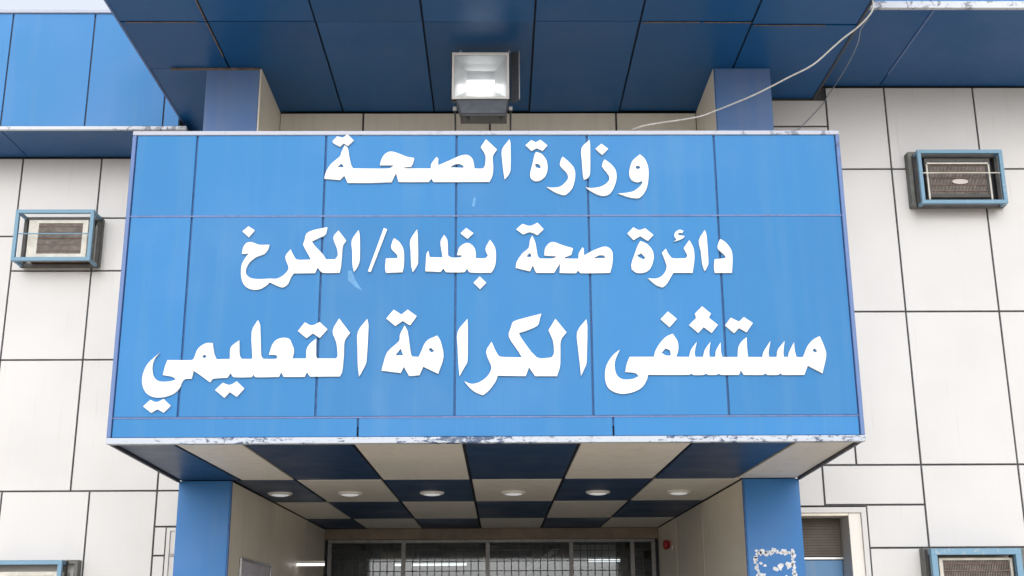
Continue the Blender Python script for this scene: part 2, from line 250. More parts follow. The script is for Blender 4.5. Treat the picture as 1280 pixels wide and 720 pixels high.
# lettering outlines, metres on the face of the sign (x, z); first loop outer, the others holes
LETTERS = [
 ('letter', [[(-1.607,5.538),(-1.59,5.608),(-1.548,5.683),(-1.468,5.759),(-1.456,5.8),(-1.429,5.869),(-1.398,5.841),(-1.385,5.772),(-1.363,5.676),(-1.343,5.639),(-1.011,5.637),(-0.963,5.669),(-1.095,5.669),(-1.083,5.724),(-1.053,5.779),(-1.002,5.806),(-0.938,5.792),(-0.847,5.754),(-0.777,5.741),(-0.789,5.689),(-0.805,5.655),(-0.868,5.648),(-0.877,5.637),(-0.622,5.637),(-0.619,5.682),(-0.572,5.75),(-0.555,5.737),(-0.555,5.668),(-0.45,5.716),(-0.348,5.764),(-0.284,5.771),(-0.239,5.736),(-0.222,5.675),(-0.217,5.636),(-0.143,5.636),(-0.122,5.661),(-0.115,5.702),(-0.117,5.77),(-0.159,5.85),(-0.111,5.929),(-0.008,5.825),(-0.047,5.757),(-0.043,5.647),(-0.051,5.565),(-0.077,5.505),(-0.595,5.503),(-0.617,5.536),(-0.639,5.503),(-0.919,5.504),(-0.944,5.591),(-0.983,5.503),(-1.173,5.496),(-1.389,5.496),(-1.421,5.567),(-1.46,5.524)], [(-1.492,5.653),(-1.453,5.687),(-1.431,5.663),(-1.435,5.648)], [(-0.446,5.646),(-0.405,5.675),(-0.354,5.682),(-0.313,5.654),(-0.322,5.643)]]),
 ('letter_dots', [[(-1.544,5.91),(-1.5,5.959),(-1.448,5.945),(-1.405,5.979),(-1.345,5.917),(-1.398,5.862),(-1.438,5.889),(-1.471,5.855),(-1.53,5.889)]]),
 ('letter', [[(0.039,5.825),(0.11,5.929),(0.119,5.881),(0.118,5.633),(0.102,5.578),(0.063,5.527),(0.053,5.592),(0.041,5.715)]]),
 ('letter', [[(0.357,5.8),(0.411,5.777),(0.455,5.708),(0.46,5.619),(0.434,5.551),(0.382,5.513),(0.337,5.513),(0.303,5.544),(0.3,5.592),(0.32,5.674),(0.342,5.77)], [(0.346,5.681),(0.378,5.68),(0.399,5.653),(0.396,5.635),(0.352,5.646)]]),
 ('letter_dots', [[(0.258,5.867),(0.312,5.919),(0.355,5.897),(0.4,5.922),(0.464,5.866),(0.418,5.811),(0.363,5.839),(0.315,5.811)]]),
 ('letter', [[(0.603,5.753),(0.654,5.708),(0.704,5.646),(0.718,5.577),(0.707,5.496),(0.68,5.428),(0.622,5.374),(0.571,5.381),(0.514,5.408),(0.448,5.453),(0.496,5.445),(0.573,5.455),(0.624,5.496),(0.651,5.543),(0.639,5.591),(0.579,5.662),(0.587,5.721)]]),
 ('letter', [[(0.782,5.838),(0.857,5.921),(0.863,5.866),(0.856,5.591),(0.836,5.543),(0.797,5.523),(0.789,5.577),(0.782,5.714)]]),
 ('letter_dot', [[(0.911,5.831),(0.969,5.882),(1.032,5.831),(0.973,5.769)]]),
 ('letter', [[(0.994,5.725),(1.051,5.679),(1.094,5.618),(1.1,5.536),(1.076,5.454),(1.036,5.387),(0.984,5.364),(0.927,5.373),(0.865,5.407),(0.812,5.448),(0.865,5.441),(0.942,5.452),(1,5.482),(1.034,5.529),(1.022,5.577),(0.97,5.652),(0.977,5.693)]]),
 ('letter', [[(1.326,5.775),(1.367,5.734),(1.396,5.658),(1.399,5.563),(1.382,5.454),(1.348,5.386),(1.302,5.343),(1.245,5.343),(1.181,5.36),(1.108,5.387),(1.183,5.393),(1.26,5.413),(1.325,5.468),(1.342,5.511),(1.288,5.498),(1.238,5.522),(1.22,5.577),(1.229,5.645),(1.257,5.714)], [(1.278,5.652),(1.307,5.664),(1.329,5.645),(1.305,5.627),(1.286,5.631)]]),
 ('letter', [[(-2.324,4.811),(-2.315,4.874),(-2.286,4.916),(-2.236,4.92),(-2.172,4.897),(-2.079,4.897),(-2.092,4.847),(-2.124,4.808),(-2.191,4.782),(-2.251,4.73),(-2.278,4.672),(-2.276,4.62),(-2.23,4.581),(-2.155,4.572),(-2.063,4.576),(-1.994,4.576),(-1.934,4.612),(-1.899,4.658),(-1.898,4.69),(-1.93,4.782),(-1.885,4.853),(-1.855,4.794),(-1.822,4.755),(-1.698,4.755),(-1.718,4.794),(-1.772,4.893),(-1.762,4.939),(-1.746,5.005),(-1.678,5.038),(-1.56,5.064),(-1.565,5.031),(-1.576,4.991),(-1.625,4.965),(-1.696,4.928),(-1.672,4.892),(-1.587,4.8),(-1.561,4.757),(-1.48,4.757),(-1.456,4.793),(-1.465,4.859),(-1.502,4.964),(-1.458,5.033),(-1.383,4.935),(-1.412,4.885),(-1.418,4.78),(-1.422,4.702),(-1.432,4.631),(-1.587,4.631),(-1.633,4.679),(-1.655,4.627),(-1.848,4.625),(-1.871,4.586),(-1.893,4.528),(-1.935,4.494),(-1.978,4.503),(-2.061,4.542),(-2.09,4.509),(-2.15,4.477),(-2.212,4.474),(-2.275,4.503),(-2.31,4.562),(-2.323,4.639),(-2.318,4.717),(-2.285,4.782),(-2.258,4.816),(-2.299,4.811)]]),
 ('letter_dot', [[(-2.332,5.026),(-2.279,5.075),(-2.22,5.035),(-2.27,4.969)]]),
 ('letter', [[(-1.333,4.938),(-1.274,5.037),(-1.262,4.99),(-1.255,4.754),(-1.272,4.689),(-1.304,4.637),(-1.319,4.702),(-1.326,4.832)]]),
 ('slash', [[(-1.044,5.056),(-1.013,5.043),(-1.152,4.636),(-1.178,4.643)]]),
 ('letter', [[(-0.948,4.957),(-0.903,4.924),(-0.865,4.864),(-0.854,4.792),(-0.855,4.688),(-0.866,4.633),(-1.015,4.629),(-1.023,4.675),(-1.019,4.764),(-0.913,4.766),(-0.919,4.799),(-0.971,4.858),(-0.966,4.917)]]),
 ('letter', [[(-0.801,4.936),(-0.74,5.042),(-0.733,4.989),(-0.726,4.726),(-0.747,4.674),(-0.774,4.633),(-0.788,4.7),(-0.795,4.831)]]),
 ('letter', [[(-0.659,4.642),(-0.654,4.765),(-0.649,4.811),(-0.633,4.836),(-0.622,4.775),(-0.505,4.772),(-0.511,4.817),(-0.525,4.923),(-0.492,4.989),(-0.462,4.936),(-0.455,4.791),(-0.423,4.771),(-0.342,4.773),(-0.323,4.791),(-0.373,4.795),(-0.355,4.863),(-0.311,4.902),(-0.268,4.909),(-0.224,4.876),(-0.205,4.83),(-0.202,4.764),(-0.117,4.764),(-0.092,4.79),(-0.115,4.856),(-0.073,4.941),(-0.029,4.869),(-0.019,4.777),(-0.03,4.686),(-0.061,4.627),(-0.254,4.63),(-0.282,4.667),(-0.31,4.633),(-0.472,4.633),(-0.497,4.667),(-0.522,4.636)]]),
 ('letter_dot', [[(-0.343,5.004),(-0.291,5.054),(-0.224,5.004),(-0.28,4.949)]]),
 ('letter_dot', [[(-0.223,4.533),(-0.167,4.592),(-0.107,4.533),(-0.164,4.472)]]),
 ('letter', [[(0.158,4.672),(0.17,4.731),(0.221,4.809),(0.278,4.862),(0.291,4.934),(0.313,4.98),(0.341,4.908),(0.359,4.789),(0.377,4.76),(0.496,4.76),(0.534,4.781),(0.421,4.789),(0.428,4.855),(0.467,4.907),(0.511,4.916),(0.586,4.887),(0.683,4.857),(0.666,4.795),(0.609,4.772),(0.606,4.76),(0.709,4.757),(0.731,4.759),(0.735,4.808),(0.77,4.867),(0.78,4.854),(0.782,4.788),(0.863,4.834),(0.952,4.869),(1.002,4.867),(1.039,4.827),(1.043,4.761),(1.032,4.683),(1.014,4.623),(0.752,4.621),(0.724,4.647),(0.702,4.621),(0.556,4.624),(0.564,4.717),(0.507,4.624),(0.344,4.625),(0.314,4.695),(0.288,4.639)], [(0.256,4.78),(0.29,4.816),(0.305,4.783),(0.29,4.77)], [(0.865,4.76),(0.919,4.79),(0.963,4.788),(0.979,4.763)]]),
 ('letter_dots', [[(0.166,5.04),(0.223,5.093),(0.293,5.073),(0.362,5.104),(0.418,5.04),(0.361,4.984),(0.292,5.013),(0.229,4.99)]]),
 ('letter_dots', [[(1.183,4.998),(1.241,5.058),(1.291,5.031),(1.348,5.048),(1.422,4.984),(1.369,4.925),(1.301,4.972),(1.237,4.935)]]),
 ('letter', [[(1.3,4.925),(1.356,4.899),(1.406,4.839),(1.416,4.76),(1.385,4.669),(1.333,4.627),(1.258,4.622),(1.212,4.656),(1.211,4.709),(1.238,4.787),(1.273,4.879)], [(1.264,4.787),(1.302,4.809),(1.341,4.767),(1.325,4.748),(1.282,4.769)]]),
 ('letter', [[(1.53,4.852),(1.553,4.799),(1.589,4.76),(1.708,4.76),(1.726,4.786),(1.694,4.858),(1.748,4.933),(1.782,4.858),(1.788,4.773),(1.778,4.694),(1.764,4.621),(1.589,4.622),(1.562,4.577),(1.522,4.513),(1.484,4.484),(1.428,4.506),(1.356,4.571),(1.425,4.567),(1.482,4.591),(1.521,4.643),(1.53,4.695),(1.493,4.813)]]),
 ('hamza_mark', [[(1.602,4.918),(1.634,4.938),(1.613,4.971),(1.625,5.011),(1.664,5.033),(1.699,5.021),(1.688,5.002),(1.652,5.005),(1.649,4.981),(1.708,4.973),(1.692,4.951),(1.647,4.931)]]),
 ('letter', [[(1.836,4.931),(1.894,5.03),(1.908,4.983),(1.913,4.72),(1.898,4.674),(1.874,4.635),(1.856,4.707),(1.849,4.825)]]),
 ('letter', [[(2.032,4.943),(2.08,4.91),(2.127,4.838),(2.135,4.759),(2.121,4.62),(1.964,4.621),(1.961,4.681),(1.971,4.749),(2.072,4.759),(2.067,4.785),(2.005,4.851),(2.013,4.904)]]),
 ('letter', [[(-2.999,3.895),(-3.044,3.853),(-3.101,3.79),(-3.131,3.706),(-3.133,3.623),(-3.095,3.539),(-3.024,3.497),(-2.935,3.497),(-2.855,3.524),(-2.804,3.573),(-2.781,3.635),(-2.758,3.657),(-2.701,3.66),(-2.689,3.73),(-2.65,3.707),(-2.538,3.627),(-2.512,3.659),(-2.387,3.667),(-2.362,3.711),(-2.332,3.673),(-2.175,3.672),(-2.161,3.696),(-2.141,3.672),(-1.935,3.674),(-1.917,3.716),(-1.894,3.674),(-1.709,3.673),(-1.69,3.715),(-1.663,3.676),(-1.398,3.676),(-1.379,3.728),(-1.37,3.869),(-1.367,3.996),(-1.321,4.07),(-1.423,4.204),(-1.477,4.089),(-1.44,3.982),(-1.425,3.862),(-1.438,3.838),(-1.606,3.839),(-1.616,3.87),(-1.62,4.018),(-1.664,3.983),(-1.701,3.926),(-1.702,3.839),(-1.824,3.839),(-1.813,3.913),(-1.837,3.977),(-1.862,4.019),(-1.924,4.027),(-1.979,4.005),(-2.011,3.956),(-2.033,3.874),(-1.972,3.871),(-1.955,3.85),(-1.97,3.836),(-2.081,3.836),(-2.102,3.871),(-2.124,4.141),(-2.147,4.192),(-2.197,4.084),(-2.178,3.85),(-2.184,3.836),(-2.273,3.837),(-2.292,3.872),(-2.302,4.006),(-2.356,3.964),(-2.378,3.929),(-2.376,3.837),(-2.493,3.834),(-2.517,3.887),(-2.537,3.983),(-2.599,3.979),(-2.664,3.93),(-2.693,3.845),(-2.712,3.828),(-2.925,3.829),(-2.942,3.776),(-2.957,3.694),(-2.866,3.677),(-2.84,3.652),(-2.898,3.636),(-2.987,3.639),(-3.038,3.685),(-3.054,3.776),(-3.037,3.846)], [(-2.621,3.859),(-2.603,3.879),(-2.581,3.859),(-2.603,3.842)]]),
 ('letter_dots', [[(-3.108,3.415),(-3.049,3.473),(-2.993,3.453),(-2.934,3.48),(-2.868,3.421),(-2.925,3.359),(-2.981,3.39),(-3.033,3.357)]]),
 ('letter_dots', [[(-2.49,3.558),(-2.425,3.623),(-2.363,3.603),(-2.303,3.636),(-2.234,3.571),(-2.295,3.497),(-2.359,3.539),(-2.403,3.488)]]),
 ('letter_dots', [[(-1.786,4.09),(-1.727,4.169),(-1.664,4.14),(-1.595,4.171),(-1.523,4.104),(-1.59,4.025),(-1.651,4.068),(-1.707,4.023)]]),
 ('letter', [[(-1.252,4.081),(-1.172,4.199),(-1.159,4.138),(-1.168,3.812),(-1.188,3.755),(-1.229,3.674),(-1.243,3.77),(-1.251,3.939)]]),
 ('letter', [[(-1.033,3.727),(-1.017,3.797),(-0.984,3.896),(-0.883,3.995),(-0.877,4.052),(-0.837,4.137),(-0.808,4.08),(-0.777,3.881),(-0.763,3.853),(-0.707,3.85),(-0.687,3.895),(-0.64,3.994),(-0.544,4.044),(-0.515,3.994),(-0.486,3.852),(-0.533,3.697),(-0.665,3.761),(-0.698,3.684),(-0.787,3.677),(-0.837,3.761),(-0.863,3.705)], [(-0.915,3.864),(-0.868,3.927),(-0.844,3.864)], [(-0.621,3.919),(-0.598,3.933),(-0.567,3.901),(-0.597,3.889)]]),
 ('letter_dots', [[(-1.002,4.202),(-0.937,4.284),(-0.867,4.238),(-0.812,4.284),(-0.73,4.223),(-0.788,4.137),(-0.854,4.18),(-0.92,4.133)]]),
 ('letter', [[(-0.363,4.079),(-0.276,4.196),(-0.272,4.107),(-0.274,3.809),(-0.302,3.752),(-0.343,3.675),(-0.353,3.767),(-0.362,3.936)]]),
 ('letter', [[(-0.301,3.629),(-0.239,3.605),(-0.171,3.619),(-0.102,3.668),(-0.067,3.724),(-0.063,3.766),(-0.109,3.893),(-0.06,3.985),(-0.019,3.893),(0.016,3.85),(0.209,3.842),(0.182,3.892),(0.093,4.034),(0.114,4.12),(0.135,4.17),(0.247,4.206),(0.387,4.242),(0.373,4.198),(0.351,4.134),(0.246,4.084),(0.183,4.066),(0.204,4.02),(0.341,3.842),(0.472,3.841),(0.493,3.877),(0.488,3.99),(0.448,4.09),(0.512,4.194),(0.61,4.069),(0.558,3.997),(0.551,3.862),(0.547,3.764),(0.518,3.672),(0.325,3.673),(0.271,3.753),(0.242,3.673),(-0.006,3.678),(-0.026,3.625),(-0.081,3.549),(-0.136,3.503),(-0.198,3.528),(-0.253,3.57)]]),
 ('letter', [[(0.705,4.075),(0.789,4.19),(0.797,4.118),(0.782,3.791),(0.76,3.735),(0.731,3.672),(0.724,3.763),(0.709,3.933)]]),
 ('letter', [[(1.082,3.91),(1.018,3.859),(0.96,3.771),(0.942,3.671),(0.961,3.577),(1.021,3.527),(1.106,3.511),(1.205,3.533),(1.274,3.576),(1.313,3.638),(1.324,3.681),(1.691,3.68),(1.71,3.693),(1.728,3.679),(1.82,3.679),(1.839,3.693),(1.857,3.679),(1.933,3.679),(1.953,3.692),(1.97,3.679),(2.131,3.678),(2.148,3.719),(2.174,3.678),(2.347,3.677),(2.366,3.693),(2.384,3.677),(2.483,3.677),(2.5,3.693),(2.516,3.677),(2.711,3.676),(2.748,3.759),(2.873,3.689),(2.92,3.853),(2.905,3.942),(2.874,4.028),(2.809,3.993),(2.754,3.929),(2.717,3.847),(2.698,3.835),(2.652,3.839),(2.642,3.892),(2.64,3.971),(2.589,3.879),(2.58,3.838),(2.539,3.839),(2.54,3.892),(2.557,3.984),(2.492,3.905),(2.477,3.839),(2.407,3.839),(2.406,3.88),(2.43,3.984),(2.367,3.893),(2.348,3.838),(2.221,3.839),(2.217,3.919),(2.219,4.02),(2.173,3.982),(2.139,3.925),(2.129,3.839),(1.991,3.84),(1.982,3.894),(1.984,3.973),(1.939,3.9),(1.93,3.841),(1.878,3.841),(1.878,3.894),(1.893,3.979),(1.84,3.907),(1.82,3.841),(1.752,3.842),(1.747,3.882),(1.771,3.98),(1.716,3.907),(1.696,3.842),(1.582,3.843),(1.602,3.908),(1.599,3.984),(1.559,4.054),(1.502,4.029),(1.444,3.972),(1.397,3.896),(1.383,3.844),(1.166,3.844),(1.14,3.783),(1.123,3.708),(1.211,3.698),(1.243,3.67),(1.184,3.644),(1.098,3.642),(1.05,3.677),(1.031,3.746),(1.04,3.821)], [(1.45,3.881),(1.491,3.921),(1.53,3.902),(1.536,3.855),(1.489,3.855)], [(2.799,3.898),(2.822,3.917),(2.844,3.891),(2.819,3.876)]]),
 ('letter_dot', [[(1.455,4.189),(1.524,4.26),(1.602,4.191),(1.534,4.114)]]),
 ('letter_dots', [[(1.767,4.24),(1.835,4.307),(1.911,4.239),(1.89,4.201),(1.968,4.134),(1.908,4.06),(1.839,4.114),(1.789,4.06),(1.709,4.134),(1.775,4.198)]]),
 ('letter_dots', [[(2.032,4.13),(2.086,4.2),(2.159,4.164),(2.205,4.206),(2.283,4.151),(2.222,4.065),(2.155,4.104),(2.109,4.056)]]),
]

# ================================================================== SETTING
g = MB(); g.box(-400,400,-400,400,-0.4,0.0); tag(g.build('ground', M['concrete']), kind='structure')
g = MB(); g.box(-3.9,3.7,10.6,20.4,0.004,0.14); tag(g.build('entrance_step', M['floor'], bevel=0.01), kind='structure')

# ================================================================== HOSPITAL BUILDING
YL, YR, YP, YREC, YDOOR = 15.75, 14.125, 13.216, 14.52, 20.5
GAP = 0.023
bld = empty('hospital_building', (0, 16, 0))
tag(bld, 'white panelled hospital building with blue eaves, blue pillars and deep chequered entrance porch', 'building')

def clad(wall, y, rects, mat, name='cladding_panel', th=0.022, gap=GAP):
    h = gap/2
    for (x0,x1,z0,z1) in rects:
        sheet(name, x0+h, x1-h, y, y+th, z0+h, z1-h, mat, wall, 'y')

# --- left wing wall (further back)
wl = MB().box(-14,-3.6,YL+0.012,YL+0.5,0,7.984).build('wall', M['joint_dark'], bld)
cols = [-14.0+0.1, -12.3, -11.19, -10.08, -8.97, -7.86, -6.76, -5.645, -4.505, -3.61]
rects = []
for i in range(len(cols)-1):
    x0, x1 = cols[i], cols[i+1]
    if i == 6: zs = [3.266, 5.034, 6.295, 7.97]      # column holding the air conditioner sleeve
    elif i == 7: zs = [3.266, 5.034, 6.295, 7.068, 7.97]
    elif i == 8: zs = [3.266, 5.034, 6.295, 7.068, 7.97]
    else: zs = [3.266, 5.034, 6.80, 7.97] if i % 2 else [3.266, 5.034, 6.80, 7.97]
    for a, b in zip(zs, zs[1:]): rects.append((x0, x1, a, b))
cols2 = [-13.9, -12.2, -11.07, -9.94, -8.81, -7.68, -6.54, -5.39, -4.505]
for i in range(len(cols2)-1):
    for a, b in ((0.05, 1.45), (1.45, 3.266)):
        rects.append((cols2[i], cols2[i+1], a, b))
rects.append((-4.505, -3.61, 2.80, 3.266))
rects += [(-4.505, -4.345, 2.43, 2.80), (-4.505, -4.345, 0.05, 2.43)]
clad(wl, YL-0.01, rects, M['white_panel'])
# narrow window hard by the left pillar
wn = MB().box(-4.335,-3.62,YL-0.03,YL+0.01,2.745,2.785).box(-4.335,-4.29,YL-0.03,YL+0.01,1.2,2.745).build('window', M['white_panel'], bld)
box('mullion', -4.29,-3.62,YL-0.02,YL+0.005,2.42,2.45, M['frame_grey'], wn)
box('pane', -4.29,-3.62,YL-0.004,YL+0.004,1.2,2.42, M['white_panel'], wn)
box('blind', -4.29,-3.62,YL-0.006,YL+0.003,2.45,2.745, M['white_panel'], wn)

# --- right wing wall, with a window opening beside the pillar
WX0, WX1, WZ0, WZ1 = 3.36, 4.345, 1.2, 2.875
wr = MB().box(3.36,9.0,YR+0.012,YR+0.4,WZ1,8.30).box(WX1,9.0,YR+0.012,YR+0.4,0,WZ1).box(3.36,WX1,YR+0.012,YR+0.4,0,WZ0).build('wall', M['joint_dark'], bld)
rects = [(3.36,4.285,7.742,8.118),(3.36,4.285,7.15,7.742)]
rects += [(3.36,4.285,5.258,7.15),(3.36,4.285,3.362,5.258),(3.36,3.87,WZ1,3.362)]
xs = [4.285, 5.06, 6.225, 7.40, 8.57]
for i in range(4):
    zs = [3.362, 5.258, 7.15, 8.295]
    for a, b in zip(zs, zs[1:]): rects.append((xs[i], xs[i+1], a, b))
rects += [(3.87,5.06,2.89,3.362),(4.357,5.06,2.39,2.89),(4.357,5.06,1.3,2.39),(4.357,5.06,0.05,1.3)]
for a, b in ((5.06,6.225),(6.225,7.40),(7.40,8.57)):
    rects += [(a,b,2.39,3.362),(a,b,1.3,2.39),(a,b,0.05,1.3)]
clad(wr, YR-0.01, rects, M['white_panel'])
w2 = MB().box(3.36,4.345,YR-0.03,YR+0.01,2.80,2.862).box(4.287,4.345,YR-0.03,YR+0.01,1.2,2.80).box(3.36,4.345,YR-0.05,YR+0.01,1.14,1.2).build('window', M['white_panel'], bld)
tag(w2, 'deep-set window with brown blind between blue pillar and white wall')
box('jamb', 4.14,4.286,YR-0.0,YR+0.42,1.2,2.80, M['ceiling_beige'], w2)
box('lintel', 3.36,4.138,YR-0.0,YR+0.42,2.765,2.80, M['cream_panel'], w2)
for k in range(14):
    box('blind_slat', 3.38,4.13,YR+0.36+0.004*(k%2),YR+0.372+0.004*(k%2),2.315+0.032*k,2.343+0.032*k, M['window_dark'], w2, 0.002)
box('mullion', 3.36,4.138,YR+0.33,YR+0.37,2.275,2.305, M['light_metal'], w2)
box('pane', 3.38,4.13,YR+0.36,YR+0.37,1.2,2.27, M['window_blue'], w2)
box('window_back', 3.36,4.14,YR+0.40,YR+0.42,1.2,2.80, M['joint_black'], w2)

# --- recessed wall above the sign between the pillars
wc = box('wall', -2.9,2.655,YREC+0.012,YREC+0.4,3.3,8.12, M['joint_dark'], bld)
tag(wc, 'cream recessed wall between the two pillar heads')
for x0, x1 in ((-2.9,-1.79),(-1.79,-0.105),(-0.105,1.578),(1.578,2.655)):
    for z0, z1 in ((3.4,5.3),(5.3,7.15),(7.15,8.118)): sheet('cladding_panel', x0+0.013,x1-0.013,YREC-0.01,YREC+0.012,z0+0.013,z1-0.013, M['cream_panel'], wc, 'y')

# --- pillars: lower shaft, wider upper part, cream inner cheek
def pillar(xa, xb, ua, ub, inner, cheek_lo, cheek_hi):
    p = MB().box(xa+0.01,xb-0.01,YP+0.02,YP+0.5,0,3.105).box(ua+0.01,ub-0.01,YP+0.02,YP+0.5,3.12,8.128).build('pillar', M['joint_black'], bld)
    for z0, z1 in ((0.02,1.75),(1.755,3.103)): sheet('pillar_panel', xa,xb,YP,YP+0.02,z0,z1-0.0, M['pillar_blue'], p, 'y', 0.0006)
    for z0, z1 in ((3.122,5.6),(5.605,8.126)): sheet('pillar_panel', ua,ub,YP,YP+0.02,z0,z1, M['pillar_glare'], p, 'y', 0.0006)
    return p
pl = pillar(-3.547,-2.975,-3.56,-2.915,-1,0,0)
box('edge_trim', -4.0,-2.915,YP-0.014,YP-0.002,8.100,8.129, M['trim_rust'], pl, 0.002)
pr = pillar(2.735,3.352,2.672,3.352,1,0,0)
# upper cheeks run back to the recessed wall
box('cheek_panel', -2.914,-2.892,YP+0.004,YREC-0.012,3.4,8.124, M['cream_panel'], pl)
box('cheek_panel', 2.65,2.671,YP+0.004,YREC-0.012,3.4,8.124, M['cream_panel'], pr)
box('edge_trim', -2.974,-2.956,YP-0.004,YP+0.03,0,3.104, M['joint_blue'], pl)
box('edge_trim', 2.716,2.734,YP-0.004,YP+0.03,0,3.104, M['joint_blue'], pr)
box('edge_trim', 2.655,2.671,YP-0.006,YP+0.003,3.4,8.124, M['joint_blue'], pr, 0.001)
# remains of a glued notice on the right pillar
blobs = MB(); rnd = random.Random(3)
def blob(cx, cz, r):
    n = 9; pts = []
    for k in range(n):
        a = 2*math.pi*k/n; q = r*rnd.uniform(0.55, 1.35); pts.append((cx+q*math.cos(a), YP-0.004, cz+q*math.sin(a)*0.9))
    blobs.prism(pts, (0, 0.004, 0))
for k in range(13):
    blob(2.825+0.405*k/12+rnd.gauss(0,.012), 2.30+rnd.gauss(0,.014), rnd.uniform(.012,.034))
for k in range(20):
    blob(2.825+rnd.gauss(0,.008), 2.28-0.55*k/19, rnd.uniform(.012,.030)); blob(3.225+rnd.gauss(0,.010), 2.28-0.55*k/19, rnd.uniform(.012,.034))
for k in range(30): blob(rnd.uniform(2.86,3.20), rnd.uniform(1.74,2.20), rnd.uniform(.012,.042))
rs = blobs.build('glue_residue', M['residue'], pr); tag(rs, 'white blotches of old notice glue on blue pillar', kind='stuff')

# --- porch side walls running back to the doors
def side_wall(x, sgn, joints):
    a, b = (x-0.30, x-0.02) if sgn < 0 else (x+0.02, x+0.30)
    w_ = box('wall', a, b, YP+0.505, YDOOR+0.1, 0, 3.104, M['joint_black'], bld, 0)
    for y0, y1 in zip(joints, joints[1:]):
        for z0, z1 in ((0.16,1.25),(1.25,3.10)):
            xx = (x-0.02, x) if sgn < 0 else (x, x+0.02)
            sheet('wall_panel', xx[0],xx[1], y0+0.008,y1-0.008,z0+0.006,z1-0.004, M['cream_panel'], w_, 'x')
    return w_
swl = side_wall(-2.957, -1, [YP+0.03, 15.85, 18.35, YDOOR]); swr = side_wall(2.718, 1, [YP+0.03, 15.97, 18.4, YDOOR])

# --- chequered porch ceiling
ceil = MB().prism([(-3.37,10.30,3.134),(3.17,10.30,3.134),(3.33,YP-0.01,3.134),(3.33,YDOOR+0.1,3.134),(-3.54,YDOOR+0.1,3.134),(-3.54,YP-0.01,3.134)], (0,0,0.09)).build('porch_ceiling', M['joint_black'], bld)
cx = [-3.385,-2.87,-2.262,-1.30,-0.312,0.722,1.73,2.65,3.185]; cy = [10.32,13.25,15.78,18.45,20.49]
for j in range(4):
    for i in range(8):
        if j > 0 and i in (0, 7): continue
        x0, x1 = cx[i]+0.017, cx[i+1]-0.017
        if j > 0 and i == 1: x0 = -2.95
        if j > 0 and i == 6: x1 = 2.71
        beige = (i + j) % 2 == 1
        y1 = cy[j+1]-0.02
        if j == 0 and i in (0, 7): y1 = YP-0.012 if i == 0 else YP-0.012
        if j == 0 and i in (0, 7):
            q = [(x0,cy[j]+0.02,3.11),(x1,cy[j]+0.02,3.11),(x1,y1,3.11),(x0-0.148,y1,3.11)] if i == 0 else [(x0,cy[j]+0.02,3.11),(x1,cy[j]+0.02,3.11),(x1+0.150,y1,3.11),(x0,y1,3.11)]
            MB().prism(q, (0,0,0.022)).build('ceiling_panel', M['ceiling_beige' if beige else 'ceiling_navy'], ceil, 0.002); continue
        o = sheet('ceiling_panel', x0, x1, cy[j]+0.02, y1, 3.11, 3.132, M['ceiling_beige' if beige else 'ceiling_navy'], ceil, 'z', 0.0012)
for xf, xb in ((-3.402,-3.56),(3.172,3.335)):
    MB().prism([(xf,10.32,3.085),(xf+0.027,10.32,3.085),(xb+0.027,YP-0.01,3.085),(xb,YP-0.01,3.085)], (0,0,0.047)).build('edge_trim', M['trim_dark'], ceil, 0.002)

# --- brown lintel beam, door screen and hall behind
box('lintel_beam', -2.95,2.712,YDOOR-0.06,YDOOR+0.12,2.925,3.104, M['beam_brown'], bld)
scr = MB().box(-2.9,2.66,YDOOR-0.03,YDOOR+0.05,2.868,2.922).box(-2.9,2.66,YDOOR-0.03,YDOOR+0.05,2.22,2.30)
scr = scr.build('door_screen', M['frame_grey'], bld, 0.004)
for x in (-2.87,-1.62,-0.19,1.23,2.27,2.63):
    box('frame_post', x-0.035,x+0.035,YDOOR-0.025,YDOOR+0.045,0.14,2.866, M['frame_grey'], scr)
for a, b in ((-2.835,-1.655),(-1.585,-0.225),(-0.155,1.195),(1.265,2.235),(2.305,2.595)):
    box('pane', a,b,YDOOR,YDOOR+0.008,2.302,2.866, M['door_glass'], scr, 0)
    box('pane', a,b,YDOOR+0.002,YDOOR+0.010,0.16,2.218, M['door_glass'], scr, 0)
    for z in (2.40, 2.56, 2.73): box('grille_rail', a,b,YDOOR-0.033,YDOOR-0.021,z-0.006,z+0.006, M['dark_metal'], scr, 0)
    n = max(2, int((b-a)/0.115))
    for k in range(1, n):
        x = a+(b-a)*k/n; box('grille_bar', x-0.007,x+0.007,YDOOR-0.020,YDOOR-0.007,2.302,2.866, M['dark_metal'], scr, 0)
MBh = MB()
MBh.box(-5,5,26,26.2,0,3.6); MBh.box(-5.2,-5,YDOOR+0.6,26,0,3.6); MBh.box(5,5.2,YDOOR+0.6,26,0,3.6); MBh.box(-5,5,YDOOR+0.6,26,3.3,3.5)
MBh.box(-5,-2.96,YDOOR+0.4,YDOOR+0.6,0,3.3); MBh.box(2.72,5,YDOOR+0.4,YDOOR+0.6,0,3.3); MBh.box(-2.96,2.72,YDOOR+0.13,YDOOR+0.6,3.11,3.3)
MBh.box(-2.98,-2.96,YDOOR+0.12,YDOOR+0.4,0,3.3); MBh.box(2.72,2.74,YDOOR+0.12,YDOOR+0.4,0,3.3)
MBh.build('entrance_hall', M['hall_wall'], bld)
for k in range(9):
    x = -4.6+1.05*k; box('hall_cabinet', x,x+0.8,25.2,25.8,0.2,2.5+0.35*(k*7%3), M['dark_metal' if k % 2 else 'beam_brown'], bld)
for k in range(4): box('ceiling_beam', -4.9,4.9,21.6+1.2*k,21.8+1.2*k,2.98,3.28, M['hall_wall'], bld)
MB().prism([(0.30,23.0,2.38),(0.50,23.0,2.38),(1.16,23.0,2.90),(1.02,23.0,2.90)], (0,0.3,0)).build('reflected_diagonal', M['glass_reflection'], bld)  # pale diagonal standing in for a bright streak reflected in the glass
